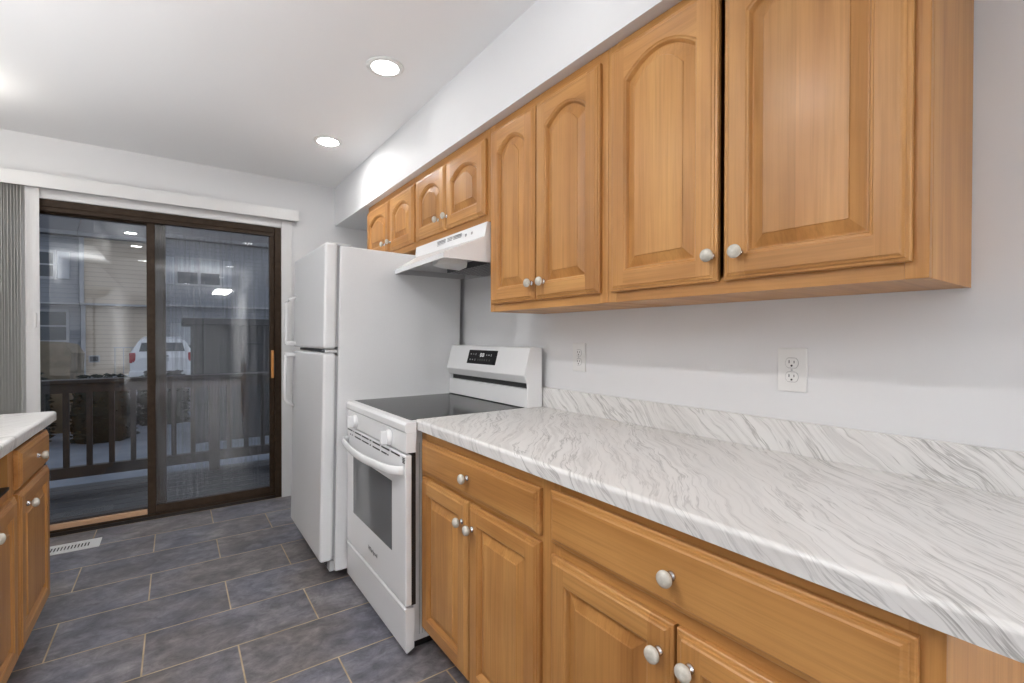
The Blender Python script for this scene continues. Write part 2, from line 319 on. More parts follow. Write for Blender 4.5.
# ------------------------------------------------------------------ cabinet fronts
RM = {'R': Matrix(((0, 0, -1, 0), (-1, 0, 0, 0), (0, 1, 0, 0), (0, 0, 0, 1))),   # faces -x
      'L': Matrix(((0, 0, 1, 0), (1, 0, 0, 0), (0, 1, 0, 0), (0, 0, 0, 1)))}     # faces +x
def front_bm(w, h, fw=.056, arch=0.0, slab=False):
    b = MB(); bm = b.bm
    def ring(pts, z): return [bm.verts.new((x, y, z)) for x, y in pts]
    def r8(d): return [(d, d), (fw, d), (w-fw, d), (w-d, d), (w-d, h-d), (w-fw, h-d), (fw, h-d), (d, h-d)]
    MI = [0, 1, 0, 0, 0, 1, 0, 0] if not slab else [1]*8
    prof = [(0, 0), (0, .010), (.0025, .0125), (.007, .0130), (.0085, .0160), (.013, .0170), (.016, .020)]
    prev = None
    for d, z in prof:
        r = ring(r8(d), z)
        if prev is None: bm.faces.new(list(reversed(r))).material_index = 0
        else:
            for k in range(8): bm.faces.new((prev[k], prev[(k+1) % 8], r[(k+1) % 8], r[k])).material_index = MI[k]
        prev = r
    A = prev
    if slab: bm.faces.new(A).material_index = 1
    else:
        N = 14 if arch else 0
        def inner(d):
            ys = h-d-arch; pts = [(d, d), (w-d, d), (w-d, ys)]
            for k in range(1, N):
                tt = 1-k/N; pts.append((d+(w-2*d)*tt, ys+arch*(1-(2*tt-1)**2)))
            return pts+[(d, ys)]
        I = ring(inner(fw), .020); n = len(I)
        bm.faces.new([A[0], A[1], I[0], I[-1], A[6], A[7]]).material_index = 0
        bm.faces.new([A[2], A[3], A[4], A[5], I[2], I[1]]).material_index = 0
        bm.faces.new([A[1], A[2], I[1], I[0]]).material_index = 1
        bm.faces.new([I[-1]]+list(reversed(I[2:-1]))+[A[5], A[6]]).material_index = 1
        pr = I
        for d, z, mi in [(fw+.003, .0170, 9), (fw+.006, .0165, 9), (fw+.009, .0120, 9), (fw+.0115, .0065, 9), (fw+.0145, .0065, 2), (fw+.040, .0155, 2), (fw+.0415, .0180, 2)]:
            r = ring(inner(d), z)
            for k in range(n):
                q = mi if mi != 9 else (0 if k in (1, n-1) else 1)
                bm.faces.new((pr[k], pr[(k+1) % n], r[(k+1) % n], r[k])).material_index = q
            pr = r
        bm.faces.new(pr).material_index = 2
    bmesh.ops.recalc_face_normals(bm, faces=bm.faces); return b
def knob(parent, u, v, z0=.0198):
    b = MB(); b.lathe([(0, 0), (.0095, 0, 1), (.0098, .0025, 1), (.0075, .005, 1), (.0058, .010, 1), (.0062, .0125, 1), (.0075, .0135, 0), (.0125, .0160, 0), (.0158, .0200, 0), (.0165, .0240, 0), (.0150, .0285, 0), (.0105, .0320, 0), (.005, .0335, 0), (0, .0338, 0)], Matrix.Translation((u, v, z0)), 20)
    b.build('knob', [M_CER, M_CHROME], parent)
def front(kind, root, side, xf, ya, yb, z0, z1, arch=0.0, kn=None, fw=.056):
    """xf: plane of the face frame; ya, yb the front's ends; kn=(where along y, z) of the knob"""
    w_, h_ = abs(yb-ya), z1-z0; b = front_bm(w_, h_, fw, arch, kind == 'drawer')
    y0 = max(ya, yb) if side == 'R' else min(ya, yb); x = xf-.0008 if side == 'R' else xf+.0008
    o = b.build(kind, [DV, DH, DP], root, Matrix.Translation((x, y0, z0)) @ RM[side])
    if kn: knob(o, abs(kn[0]-y0), kn[1]-z0)
    return o
def stiles(b, x0, x1, ys, z0, z1):
    for a, c in ys: b.box(x0, x1, a, c, z0, z1, mi=0)

CT, CB = .914, .876
# --- base cabinet beside the range
def base_right(name, y0, y1, label, drawers, doors, kz=None):
    c = empty(name, (-.31, (y0+y1)/2, 0), label, 'cabinet', 'base cabinets under the marble counter by the range')
    b = MB(); b.box(-.600, -.004, y0, y0+.016, .095, CB-.001, 0).box(-.600, -.004, y1-.016, y1, .095, CB-.001, 0).box(-.536, -.004, y0, y0+.016, 0, .095, 0).box(-.536, -.004, y1-.016, y1, 0, .095, 0).box(-.600, -.004, y0+.016, y1-.016, .10, .118, 2).box(-.016, -.004, y0+.016, y1-.016, .118, CB-.001, 0)
    b.box(-.62, -.600, y0, y0+.038, .095, CB-.001, 0).box(-.62, -.600, y1-.038, y1, .095, CB-.001, 0)
    b.box(-.6195, -.600, y0+.038, y1-.038, .838, CB-.001, 1).box(-.6195, -.600, y0+.038, y1-.038, .680, .722, 1).box(-.6195, -.600, y0+.038, y1-.038, .095, .128, 1)
    b.build('body', [WV, WH, WX], c)
    MB().box(-.548, -.536, y0+.0005, y1-.0005, 0, .095, 0).build('toe_kick', WH, c)
    for d in drawers: front('drawer', c, 'R', -.62, *d[:4], kn=d[4])
    for d in doors: front('door', c, 'R', -.62, *d[:4], kn=d[4])
    return c
base_right('base_cabinet', .9405, 1.727, 'maple base cabinet with one drawer over two doors, next to the white range',
           [(1.700, .972, .712, .838, (1.338, .778))], [(1.700, 1.345, .105, .695, (1.373, .626)), (1.337, .972, .105, .695, (1.306, .622))])
base_right('base_cabinet', .166, .9400, 'wider maple base cabinet with drawer over two doors, under the open end of the counter',
           [(.926, .192, .714, .848, (.558, .781))], [(.926, .5585, .105, .682, (.586, .622)), (.5525, .192, .105, .682, (.517, .626))])
# --- countertop with backsplash
ct = empty('countertop', (-.32, .9, CB), 'grey veined white marble-look countertop with low backsplash on the maple base cabinets', 'countertop')
b = MB(); r = .011; prof = [(-.004, CB), (-.648, CB)]
for k in range(7):
    a = math.pi - k/6*math.pi/2; prof.append((-.648+r+r*math.cos(a), CT-r+r*math.sin(a)))
prof.append((-.004, CT)); b.prism(prof, 'y', .075, 1.733, 0); b.build('counter_slab', M_MARB, ct)
b = MB(); b.box(-.0195, -.0005, .075, 1.733, CT, 1.004, bev=.0015); b.build('backsplash', M_MARB, ct)

# --- wall cabinets
def wall_cab(name, y0, y1, z0, label, doors, side='R', zt=2.1415, xb=-.003, group='wall cabinets under the soffit'):
    c = empty(name, (xb, (y0+y1)/2, z0), label, 'cabinet', group)
    xf, xk = -.303, -.283
    b = MB(); b.box(xk, xb, y0, y0+.016, z0, zt, 0).box(xk, xb, y1-.016, y1, z0, zt, 0).box(xk, xb, y0+.016, y1-.016, z0+.0005, z0+.018, 2).box(xk, xb, y0+.016, y1-.016, zt-.018, zt, 2).box(xb-.008, xb, y0+.016, y1-.016, z0+.018, zt-.018, 0)
    b.box(xf, xk, y0, y0+.036, z0, zt, 0, bev=.002).box(xf, xk, y1-.036, y1, z0, zt, 0, bev=.002).box(xf+.0005, xk, y0+.036, y1-.036, z0, z0+.04, 1).box(xf+.0005, xk, y0+.036, y1-.036, zt-.045, zt, 1)
    b.build('body', [WV, WH, WX], c)
    for d in doors: front('door', c, 'R', xf, *d[:4], arch=d[5], kn=d[4])
    return c
wall_cab('wall_cabinet', .261, 1.0395, 1.3464, 'widest maple wall cabinet with two tall arched doors, at the open end of the row',
         [(1.018, .664, 1.378, 2.112, (.675, 1.440), .050), (.648, .284, 1.378, 2.112, (.604, 1.440), .050)])
wall_cab('wall_cabinet', 1.0405, 1.722, 1.3464, 'tall maple wall cabinet with two narrow arched doors, right beside the range hood',
         [(1.700, 1.398, 1.378, 2.105, (1.407, 1.440), .045), (1.390, 1.066, 1.378, 2.105, (1.336, 1.440), .045)])
wall_cab('wall_cabinet', 1.723, 2.4845, 1.737, 'short maple wall cabinet mounted directly above the white range hood',
         [(2.470, 2.118, 1.772, 2.100, (2.180, 1.832), .045), (2.110, 1.748, 1.772, 2.100, (2.088, 1.832), .045)])
wall_cab('wall_cabinet', 2.4855, 3.300, 1.737, 'short maple wall cabinet hanging above the white refrigerator',
         [(3.286, 2.868, 1.772, 2.100, (2.935, 1.826), .045), (2.860, 2.500, 1.772, 2.100, (2.836, 1.826), .045)])

# --- cabinets across the aisle
def base_left(name, y0, y1, label, drawers, doors, opening=False):
    c = empty(name, (-2.16, (y0+y1)/2, 0), label, 'cabinet', 'base cabinets across the aisle')
    b = MB(); xf = -1.872; xk = xf-.02
    b.box(XL+.004, xk, y0, y0+.016, .095, CB-.001, 0).box(XL+.004, xk, y1-.016, y1, .095, CB-.001, 0).box(XL+.004, xf-.081, y0, y0+.016, 0, .095, 0).box(XL+.004, xf-.081, y1-.016, y1, 0, .095, 0).box(XL+.004, xk, y0+.016, y1-.016, .10, .118, 2).box(XL+.004, XL+.016, y0+.016, y1-.016, .118, CB-.001, 0)
    b.box(xk, xf, y0, y0+.038, .095, CB-.001, 0).box(xk, xf, y1-.038, y1, .095, CB-.001, 0)
    b.box(xk, xf-.0005, y0+.038, y1-.038, .846, CB-.001, 1).box(xk, xf-.0005, y0+.038, y1-.038, .690, .725, 1).box(xk, xf-.0005, y0+.038, y1-.038, .095, .128, 1)
    b.build('body', [WV, WH, WX], c)
    MB().box(xf-.08, xf-.068, y0+.0005, y1-.0005, 0, .095, 0).build('toe_kick', WH, c)
    if opening:
        MB().box(XL+.10, xk-.012, y1-.030, y1-.016, .748, .762).build('drawer_slide', M_BLK, c)
        MB().box(xk-.003, xf+.004, y0+.038, y1-.038, .725, .7345).build('edge_strip', M_BLK, c)
    for d in drawers: front('drawer', c, 'L', xf, *d[:4], kn=d[4])
    for d in doors: front('door', c, 'L', xf, *d[:4], kn=d[4])
    return c
base_left('base_cabinet', 2.300, 2.790, 'narrow maple base cabinet with drawer and single door, on the corner near the patio door',
          [(2.325, 2.784, .706, .842, (2.555, .776))], [(2.318, 2.784, .130, .692, (2.395, .636))])
base_left('base_cabinet', 1.500, 2.299, 'maple base cabinet missing its drawer front, beside the narrow corner cabinet',
          [], [(1.908, 2.286, .130, .694, (1.972, .650)), (1.514, 1.900, .130, .694, (1.84, .650))], True)
ct2 = empty('countertop', (-2.16, 1.7, CB), 'grey marble-look countertop across the aisle from the range', 'countertop')
b = MB(); prof = [(XL+.001, CB), (-1.836, CB)]
for k in range(7):
    a = k/6*math.pi/2; prof.append((-1.836-r+r*math.cos(a), CT-r+r*math.sin(a)))
prof.append((XL+.001, CT)); b.prism(prof, 'y', 1.49, 2.822, 0); b.build('counter_slab', M_MARB, ct2)

# ------------------------------------------------------------------ range
RY0, RY1 = 1.738, 2.458
rg = empty('range', (-.36, 2.09, 0), 'white freestanding electric range with black glass cooktop', 'range')
RY0 = 1.7355; RM_ = 1.702   # body side, and outer side of the front pieces (in front of the cabinet line)
b = MB(); b.box(-.655, -.022, RY0, RY1, .035, .880, 0, bev=.004)
for k in range(4): b.box(-.63+.012*k, -.626+.012*k, RY0-.0015, RY0+.004, .06, .82, 1)
b.box(-.640, -.04, RY0+.02, RY1-.02, .0, .035, 2); b.build('body', [M_ENAM, M_LGREY, M_BLK], rg)
b = MB(); b.prism([(-.655, .868), (-.694, .868), (-.703, .876), (-.703, .900), (-.694, .910), (-.668, .912), (-.655, .9105)], 'y', RM_, RY1+.004, 0, bev=.002)
b.box(-.655, -.10, RY0, RY0+.010, .880, .9105, 0, bev=.002).box(-.655, -.10, RY1-.008, RY1+.004, .880, .9105, 0, bev=.002).build('cooktop_rim', M_ENAM, rg)
b = MB(); b.box(-.664, -.101, RY0+.010, RY1-.010, .896, .9125, 0, bev=.0012)
b.build('glass_cooktop', M_BLKG, rg)['label'] = 'black glass cooktop'
cp = MB(); cp.prism([(-.655, .792), (-.699, .792), (-.697, .868), (-.655, .868)], 'y', RM_, RY1+.003, 0, bev=.002); cp = cp.build('control_panel', M_ENAM, rg)
for yk, zk in ((2.318, .827), (1.872, .827)):
    M = Matrix.Translation((-.697, yk, zk)) @ RM['R']
    MB().lathe([(0, .0002), (.0375, .0002), (.0375, .0010), (0, .0010)], M, 32).build('dial_ring', M_LGREY, cp)
    k = MB(); k.lathe([(0, 0), (.033, 0), (.034, .003), (.0335, .010), (.030, .014), (.0285, .016), (0, .016)], M, 32)
    k.box(-.0105, .0105, -.0285, .0285, .012, .041, 0, bev=.005, M=M); k.build('control_knob', M_ENAM, cp)
MB().box(-.674, -.656, RM_+.006, RY1-.004, .200, .790).build('door_gap_shade', M_BLK, rg)  # black strip stands in for the shaded gap behind the oven door
dr = MB(); dr.box(-.700, -.674, RM_, RY1+.001, .202, .784, 0, bev=.005); dr = dr.build('oven_door', M_ENAM, rg)
b = MB()
ys = [(2.440, 2.365), (2.350, 2.344), (2.325, 2.235), (2.218, 2.125), (2.108, 2.090), (2.07, 1.98), (1.96, 1.87), (1.85, 1.76)]
for a, c in ys: b.box(-.7012, -.6985, a, c, .7695, .7755)
for a, c in [(2.40, 2.392), (2.372, 2.364), (2.325, 2.235), (2.218, 2.125), (2.108, 2.096), (2.07, 1.98), (1.96, 1.90), (1.89, 1.88)]: b.box(-.7012, -.6985, a, c, .7485, .7545)
for k in range(4): b.box(-.7012, -.6985, 1.708, 1.732, .752+.006*k, .7545+.006*k)
b.build('vent_slots', M_SLOT, dr)
b = MB(); b.box(-.7015, -.697, 1.842, 2.348, .372, .655, 0, bev=.0005); b.build('window', M_OVGL, dr)['label'] = 'grey glass oven window'
pts = [(-.698, 2.436, .722), (-.716, 2.425, .722), (-.737, 2.395, .722)]
for k in range(9):
    tt = k/8; y = 2.36-(2.36-1.80)*tt; pts.append((-.743-.018*math.sin(math.pi*tt), y, .722-.006*math.sin(math.pi*tt)))
pts += [(-.737, 1.765, .722), (-.716, 1.735, .722), (-.698, 1.724, .722)]
MB().tube(pts, .010, .018, 12).build('handle', M_ENAM, dr)
text_mb('Whirlpool', .028, Matrix.Translation((-.7005, 2.072, .272)) @ RM['R']).build('logo', M_DGREY, dr)
b = MB(); b.prism([(-.664, .036), (-.695, .022), (-.700, .030), (-.700, .180), (-.704, .186), (-.703, .194), (-.696, .196), (-.664, .190)], 'y', RM_, RY1+.001, 0, bev=.0015); b.build('storage_drawer', M_ENAM, rg)
bgp = MB(); Y0, Y1 = 1.708, 2.456
bgp.prism([(-.022, .9155), (-.116, .9155), (-.110, .999), (-.088, 1.002), (-.022, 1.002)], 'y', Y0+.004, Y1-.004, 0, bev=.002)
bgp.box(-.094, -.03, Y0+.010, Y1-.010, 1.001, 1.036, 1)
for ya_, yb_ in ((Y0-.0012, Y0+.008), (Y1-.008, Y1+.0012)): bgp.prism([(-.030, .9157), (-.1175, .9157), (-.110, 1.005), (-.112, 1.027), (-.131, 1.061), (-.097, 1.187), (-.086, 1.192), (-.030, 1.188)], 'y', ya_, yb_, 0)
bgp.prism([(-.030, 1.022), (-.1135, 1.027), (-.133, 1.062), (-.098, 1.188), (-.086, 1.193), (-.030, 1.189)], 'y', Y0, Y1, 0, bev=.003)
bgp = bgp.build('backguard', [M_ENAM, M_SLOT], rg)
# display, lying on the sloped console face
p0, p1 = Vector((-.133, 0, 1.062)), Vector((-.098, 0, 1.188)); up = (p1-p0).normalized(); nrm = Vector((-up.z, 0, up.x)); cen = Vector((0, 2.098, 0))+p0+up*.074+nrm*.0002
DM = Matrix(((0, up.x, nrm.x, cen.x), (-1, up.y, nrm.y, cen.y), (0, up.z, nrm.z, cen.z), (0, 0, 0, 1)))
d = MB(); d.box(-.138, .138, -.037, .037, -.0005, .0022, 0, bev=.0008, M=DM); d = d.build('display', mat('display_black', (.006, .006, .007), .3, spec=.12), bgp); d['label'] = 'black touch display'
k = MB()
for u, v_, w_, h_ in [(-.11, .014, .012, .006), (-.085, .014, .010, .004), (-.062, .014, .006, .011), (.045, .012, .008, .006), (.066, .012, .014, .006), (.088, .012, .006, .012), (-.11, -.016, .010, .007), (-.085, -.016, .010, .006), (-.06, -.016, .006, .011)]:
    MB().box(u-w_/2, u+w_/2, v_-h_/2, v_+h_/2, .0020, .0026, M=DM).build('button_mark', M_GREY, d)
for u in (-.03, -.01, .012, .034, .056, .08): MB().box(u-.003, u+.003, -.020, -.010, .0020, .0025, M=DM).build('button_mark', M_DGREY, d)
k = MB()
for u in (-.010, .012):
    for (a, b_, c, e) in [(-.007, .007, .018, .020), (-.007, .007, .010, .012), (-.007, .007, .002, .004), (-.007, -.005, .003, .019), (.005, .007, .003, .019)]: k.box(u+a, u+b_, c, e, .0020, .0027, M=DM)
k.build('clock_digits', mat('display_digits', (.8, .8, .8), .5, emis=(1, 1, 1), estr=.5), d)

# ------------------------------------------------------------------ range hood
hd = empty('range_hood', (-.2, 2.09, 1.57), 'white under-cabinet range hood above the cooktop', 'range hood')
HY0, HY1 = 1.728, 2.462; xa, xb_ = -.525, -.440     # front lip near / far
b = MB(); bm = b.bm
def V(*p): return bm.verts.new(p)
def shell(inset, zlip):
    i = inset
    lip = [(xa+i, HY0+i, zlip), (xb_+i, HY1-i, zlip), (-.004, HY1-i, zlip), (-.004, HY0+i, zlip)]
    return lip
o_lip = [V(*p) for p in [(xa, HY0, 1.562), (xb_, HY1, 1.580), (-.004, HY1, 1.580), (-.004, HY0, 1.562)]]
o_top = [V(*p) for p in [(xa, HY0, 1.584), (xb_, HY1, 1.602), (-.004, HY1, 1.602), (-.004, HY0, 1.584)]]
o_mid = [V(*p) for p in [(-.330, HY0, 1.672), (-.326, HY1, 1.680), (-.004, HY1, 1.680), (-.004, HY0, 1.672)]]
o_roof = [V(*p) for p in [(-.318, HY0, 1.7355), (-.318, HY1, 1.7355), (-.004, HY1, 1.7355), (-.004, HY0, 1.7355)]]
i_lip = [V(*p) for p in [(xa+.014, HY0+.012, 1.562), (xb_+.014, HY1-.012, 1.580), (-.016, HY1-.012, 1.580), (-.016, HY0+.012, 1.562)]]
i_top = [V(*p) for p in [(xa+.055, HY0+.012, 1.596), (xb_+.055, HY1-.012, 1.606), (-.016, HY1-.012, 1.606), (-.016, HY0+.012, 1.596)]]
for a, c in ((o_lip, o_top), (o_top, o_mid), (o_mid, o_roof)):
    for k in range(4): bm.faces.new((a[k], a[(k+1) % 4], c[(k+1) % 4], c[k]))
bm.faces.new(o_roof)
for k in range(4): bm.faces.new((o_lip[k], o_lip[(k+1) % 4], i_lip[(k+1) % 4], i_lip[k]))
for k in range(4): bm.faces.new((i_lip[k], i_lip[(k+1) % 4], i_top[(k+1) % 4], i_top[k])).material_index = 1
bm.faces.new(i_top).material_index = 1
bmesh.ops.recalc_face_normals(bm, faces=bm.faces)
b.build('hood_shell', [M_ENAM, M_HOODIN], hd)
b = MB()
for g0, g1 in ((2.19, 2.10), (2.08, 2.03), (2.02, 1.94)):
    for k in range(5): b.box(-.3245+.0008*k*0, -.3185, g0, g1, 1.690+.0072*k, 1.6935+.0072*k)
b.build('vent_slots', M_GREY, hd)
for y in (1.892, 1.838): MB().box(-.3255, -.3185, y, y+.014, 1.700, 1.712, 0, bev=.001).build('switch', M_GREY, hd)
b = MB(); b.prism([(-.465, 1.905), (-.425, 1.862), (-.355, 1.832), (-.305, 1.925), (-.285, 2.03), (-.395, 2.005), (-.460, 1.965)], 'z', 1.560, 1.600, 0, bev=.005); b.build('lamp_cover', M_LENS, hd)
b = MB(); b.box(-.262, -.040, 1.745, 2.20, 1.570, 1.5985, 1)
for k in range(16): b.box(-.262, -.040, 1.752+.029*k, 1.756+.029*k, 1.5685, 1.572, 0)
for k in range(8): b.box(-.255+.029*k, -.251+.029*k, 1.745, 2.20, 1.5685, 1.572, 0)
b.build('grease_filter', [M_GREY, M_DGREY], hd)
MB().box(-.455, -.40, 2.03, 2.11, 1.596, 1.6045, 0, bev=.002).build('underside_plate', M_DGREY, hd)

# ------------------------------------------------------------------ refrigerator (its back feet sit low: it leans back about a degree)
FY0, FY1 = 2.466, 3.205
fr = empty('refrigerator', (-.42, 2.835, 0), 'white top-freezer refrigerator standing between range and patio door', 'refrigerator')
b = MB(); b.box(-.760, -.060, FY0, FY1, .035, 1.690, 0, bev=.006); b.build('body', M_ENAMT, fr)
for x in (-.72, -.14):
    for y in (FY0+.06, FY1-.06): MB().lathe([(0, .002), (.018, .002), (.018, .012), (.010, .014), (.010, .04), (0, .04)], Matrix.Translation((x, y, .0 if x > -.4 else .009)), 14).build('levelling_foot', M_DGREY, fr)
b = MB(); b.box(-.782, -.758, FY0+.02, FY1-.02, .032, .085, 0, bev=.003)
for k in range(5): b.box(-.7835, -.780, FY0+.06, FY1-.06, .040+.008*k, .0435+.008*k, 1)
b.build('base_grille', [M_LGREY, M_SLOT], fr)
def fdoor(name, z0, z1):
    d = MB(); d.box(-.834, -.772, FY0+.001, FY1, z0, z1, 0, bev=.014, seg=4); o = d.build(name, M_ENAMT, fr)
    MB().box(-.773, -.759, FY0+.012, FY1-.012, z0+.012, z1-.012).build('gasket', M_GREY, o); return o
fz = fdoor('freezer_door', 1.163, 1.700); fd = fdoor('fresh_food_door', .092, 1.142)
def fhandle(par, z0, z1, foot_top):
    y = FY1-.055; b = MB(); pts = []
    n = 14
    for k in range(n+1):
        tt = k/n; z = z0+(z1-z0)*tt; e = tt if foot_top else 1-tt
        dx = .052*min(1, (1-e)*7)**.6 if e > .5 else .052
        pts.append((-.836-dx, y, z))
    b.tube(pts, .013, .010, 10); bz = z0 if foot_top else z1
    b.box(-.892, -.830, y-.014, y+.014, bz-.010, bz+.014, 0, bev=.005); b.build('handle', M_ENAM, par)
fhandle(fz, 1.182, 1.47, True); fhandle(fd, .80, 1.112, False)
b = MB(); b.box(-.826, -.765, FY0+.004, FY0+.075, 1.1445, 1.1605, 0, bev=.002).lathe([(0, 0), (.007, 0), (.007, .02), (0, .02)], Matrix.Translation((-.80, FY0+.035, 1.1425)), 12); b.build('centre_hinge', M_CHROME, fr)
b = MB(); b.box(-.815, -.70, FY0+.01, FY0+.06, 1.690, 1.7045, 0, bev=.004).build('top_hinge_cover', M_LGREY, fr)
b = MB(); b.box(-.80, -.762, FY0+.05, FY1-.03, 1.146, 1.159).build('divider_strip', M_DGREY, fr)
fr.rotation_euler = (0, .0185, 0); fr.location = (-.42+.0, 2.835, .006)

# ------------------------------------------------------------------ outlets
def outlet(yc, zc, label):
    o = empty('wall_outlet', (0, yc, zc), label, 'outlet', 'duplex outlets above the counter')
    M = Matrix.Translation((-.0004, yc, zc)) @ RM['R']
    b = MB(); b.box(-.039, .039, -.061, .061, 0, .006, 0, bev=.0022, M=M); b.build('cover_plate', M_WHPL, o)
    for s in (1, -1):
        r_ = MB(); cz = s*.0195; pts = [(.0165*math.cos(a), max(-.0135, min(.0135, .0165*math.sin(a)))+cz) for a in [2*math.pi*k/28 for k in range(28)]]
        r_.prism(pts, 'z', .0055, .0078, 0, M=M); ro = r_.build('receptacle', M_WHPL, o)
        k = MB(); k.box(-.0078, -.0055, cz-.001, cz+.0075, .0074, .0081, M=M).box(.0055, .0075, cz-.0005, cz+.0065, .0074, .0081, M=M); k.lathe([(0, .0074), (.0028, .0074), (.0028, .0081), (0, .0081)], M @ Matrix.Translation((0, cz-.0075, 0)), 12); k.build('slots', M_SLOT, ro)
        g = MB(); ring = [(.0178*math.cos(a), max(-.0148, min(.0148, .0178*math.sin(a)))+cz) for a in [2*math.pi*k/28 for k in range(28)]]
        g.prism(ring, 'z', .0056, .0063, 0, M=M).build('gap_line', M_GREY, ro)
    s_ = MB(); s_.lathe([(0, .0055), (.003, .0055), (.003, .0070), (0, .0074)], M, 12); s_.build('screw', M_LGREY, o)
outlet(.6255, 1.147, 'white duplex wall outlet above the middle of the marble counter'); outlet(1.485, 1.152, 'white duplex wall outlet beside the range backguard')

# ------------------------------------------------------------------ floor register
fv = empty('floor_register', (-1.93, 3.745, 0), 'white metal floor register set in slate tiles before the patio door', 'floor vent')
b = MB(); b.box(-2.11, -1.784, 3.675, 3.690, .0005, .006, 0, bev=.0015).box(-2.11, -1.784, 3.806, 3.821, .0005, .006, 0, bev=.0015).box(-2.11, -2.045, 3.69, 3.806, .0005, .006).box(-1.835, -1.784, 3.69, 3.806, .0005, .006)
b.box(-2.045, -1.835, 3.69, 3.712, .0005, .006).box(-2.045, -1.835, 3.784, 3.806, .0005, .006); b.box(-2.045, -1.835, 3.712, 3.784, .0005, .0018, 1); b.build('frame', [M_WHPL, M_SLOT], fv)
for k in range(14): MB().box(-2.042+.0148*k, -2.0345+.0148*k, 3.712, 3.784, .0015, .0058).build('louver', M_WHPL, fv)

# ------------------------------------------------------------------ recessed lights
def downlight(x, y, label, g):
    o = empty('recessed_light', (x, y, ZC), label, 'ceiling light', 'round recessed ceiling lights')
    M = Matrix.Translation((x, y, ZC)) @ Matrix.Rotation(math.pi, 4, 'X')
    b = MB(); b.lathe([(.060, .0015), (.060, .0075), (.066, .0085), (.080, .0055), (.083, .0010), (.060, .0008)], M, 40); b.build('trim_ring', M_WHPL, o)
    MB().lathe([(0, .0012), (.0605, .0012), (.0605, .0060), (0, .0064)], M, 40).build('diffuser', M_EMIT[g], o)
downlight(-.640, 2.076, 'round recessed ceiling light above the front of the range', 'r2')
downlight(-.636, 3.067, 'round recessed ceiling light near the patio door wall, above the refrigerator front', 'r3')
for x, y, g in ((-.64, 1.085, 'r1'), (-.64, .094, 'r0'), (-1.83, 2.28, 'l3'), (-1.83, 1.90, 'l2'), (-1.83, 1.085, 'l1'), (-1.83, .094, 'l0'), (-.64, -1.4, 'far'), (-1.83, -1.4, 'far'), (-.64, -3.2, 'far'), (-1.83, -3.2, 'far'), (-1.2, -5, 'far')):  # the 'far' ones are unseen lamps added as fill
    if LG[g] > 0: downlight(x, y, 'round recessed ceiling light behind or beside the camera, out of the picture', g)
cf = empty('ceiling_fixture', (-.42, -6.3, ZC), 'long flush ceiling fixture in the living area behind the camera', 'ceiling light')
MB().box(-.60, -.24, -7.02, -5.58, ZC-.05, ZC-.001, 0, bev=.004).build('housing', M_WHPL, cf); MB().box(-.59, -.25, -7.0, -5.6, ZC-.058, ZC-.0495, 0, bev=.003).build('diffuser', M_PANEL, cf)

# ------------------------------------------------------------------ unseen uplighters, added to brighten the ceiling by bounce
def fill_torchiere(x, y, label, power):
    o = empty('fill_floor_lamp', (x, y, 0), label, 'floor lamp', 'added fill uplighters')
    MB().lathe([(0, .001), (.14, .001), (.14, .015), (.03, .03), (0, .03)], Matrix.Translation((x, y, 0)), 32).build('base', M_DGREY, o)
    MB().lathe([(0, .03), (.012, .03), (.012, 1.70), (0, 1.70)], Matrix.Translation((x, y, 0)), 16).build('pole', M_DGREY, o)
    MB().lathe([(.02, 1.68), (.10, 1.71), (.17, 1.80), (.178, 1.80), (.105, 1.70), (.02, 1.67)], Matrix.Translation((x, y, 0)), 32).build('lamp_shade', M_WHPL, o)
    L = bpy.data.lights.new('fill_bulb', 'AREA'); L.shape = 'DISK'; L.size = .24; L.energy = power; L.color = (1, 1, 1)
    l = bpy.data.objects.new('fill_bulb', L); COL.objects.link(l); l.parent = o; l.location = (0, 0, 1.775); l.rotation_euler = (math.pi, 0, 0)
for k, x, y, lb in (('upA', -2.16, 1.1, 'in the aisle'), ('upB', -1.0, -2.2, 'in the middle of the living area'), ('upC', -2.1, -1.0, 'by the wall behind the camera'), ('upD', -1.2, -4.8, 'far back in the living area')):
    if LG[k] > 0: fill_torchiere(x, y, 'added, unseen uplighter floor lamp ' + lb, LG[k])
if LG['desk'] > 0:  # out of view, added to throw more light on the ceiling
    o = empty('fill_table_lamp', (-2.12, 2.45, CT), 'added, unseen small uplighter lamp on the counter across the aisle', 'table lamp')
    MT = Matrix.Translation((-2.12, 2.45, CT))
    MB().lathe([(0, .0005), (.07, .0005), (.07, .012), (.012, .02), (.010, .30), (0, .30)], MT, 28).build('base', M_DGREY, o)
    MB().lathe([(.015, .29), (.06, .31), (.10, .38), (.106, .38), (.065, .30), (.015, .28)], MT, 28).build('lamp_shade', M_WHPL, o)
    L = bpy.data.lights.new('fill_bulb', 'AREA'); L.shape = 'DISK'; L.size = .14; L.energy = LG['desk']
    l = bpy.data.objects.new('fill_bulb', L); COL.objects.link(l); l.parent = o; l.location = (0, 0, .355); l.rotation_euler = (math.pi, 0, 0)
if LG['globe'] > 0:  # out of view, added for the bright ceiling corner by the door
    g = empty('globe_light', (-2.30, 3.25, ZC), 'unseen white glass globe ceiling light beside the patio door', 'ceiling light')
    MB().lathe([(0, 0), (.07, 0), (.07, -.03), (0, -.03)], Matrix.Translation((-2.30, 3.25, ZC-.0005)), 28).build('canopy', M_CHROME, g)
    MB().lathe([(.0, -.03)]+[(.11*math.sin(math.pi*k/14), -.125+.10*math.cos(math.pi*k/14)) for k in range(1, 14)]+[(0, -.225)], Matrix.Translation((-2.30, 3.25, ZC)), 28).build('globe', M_GLOBE, g)

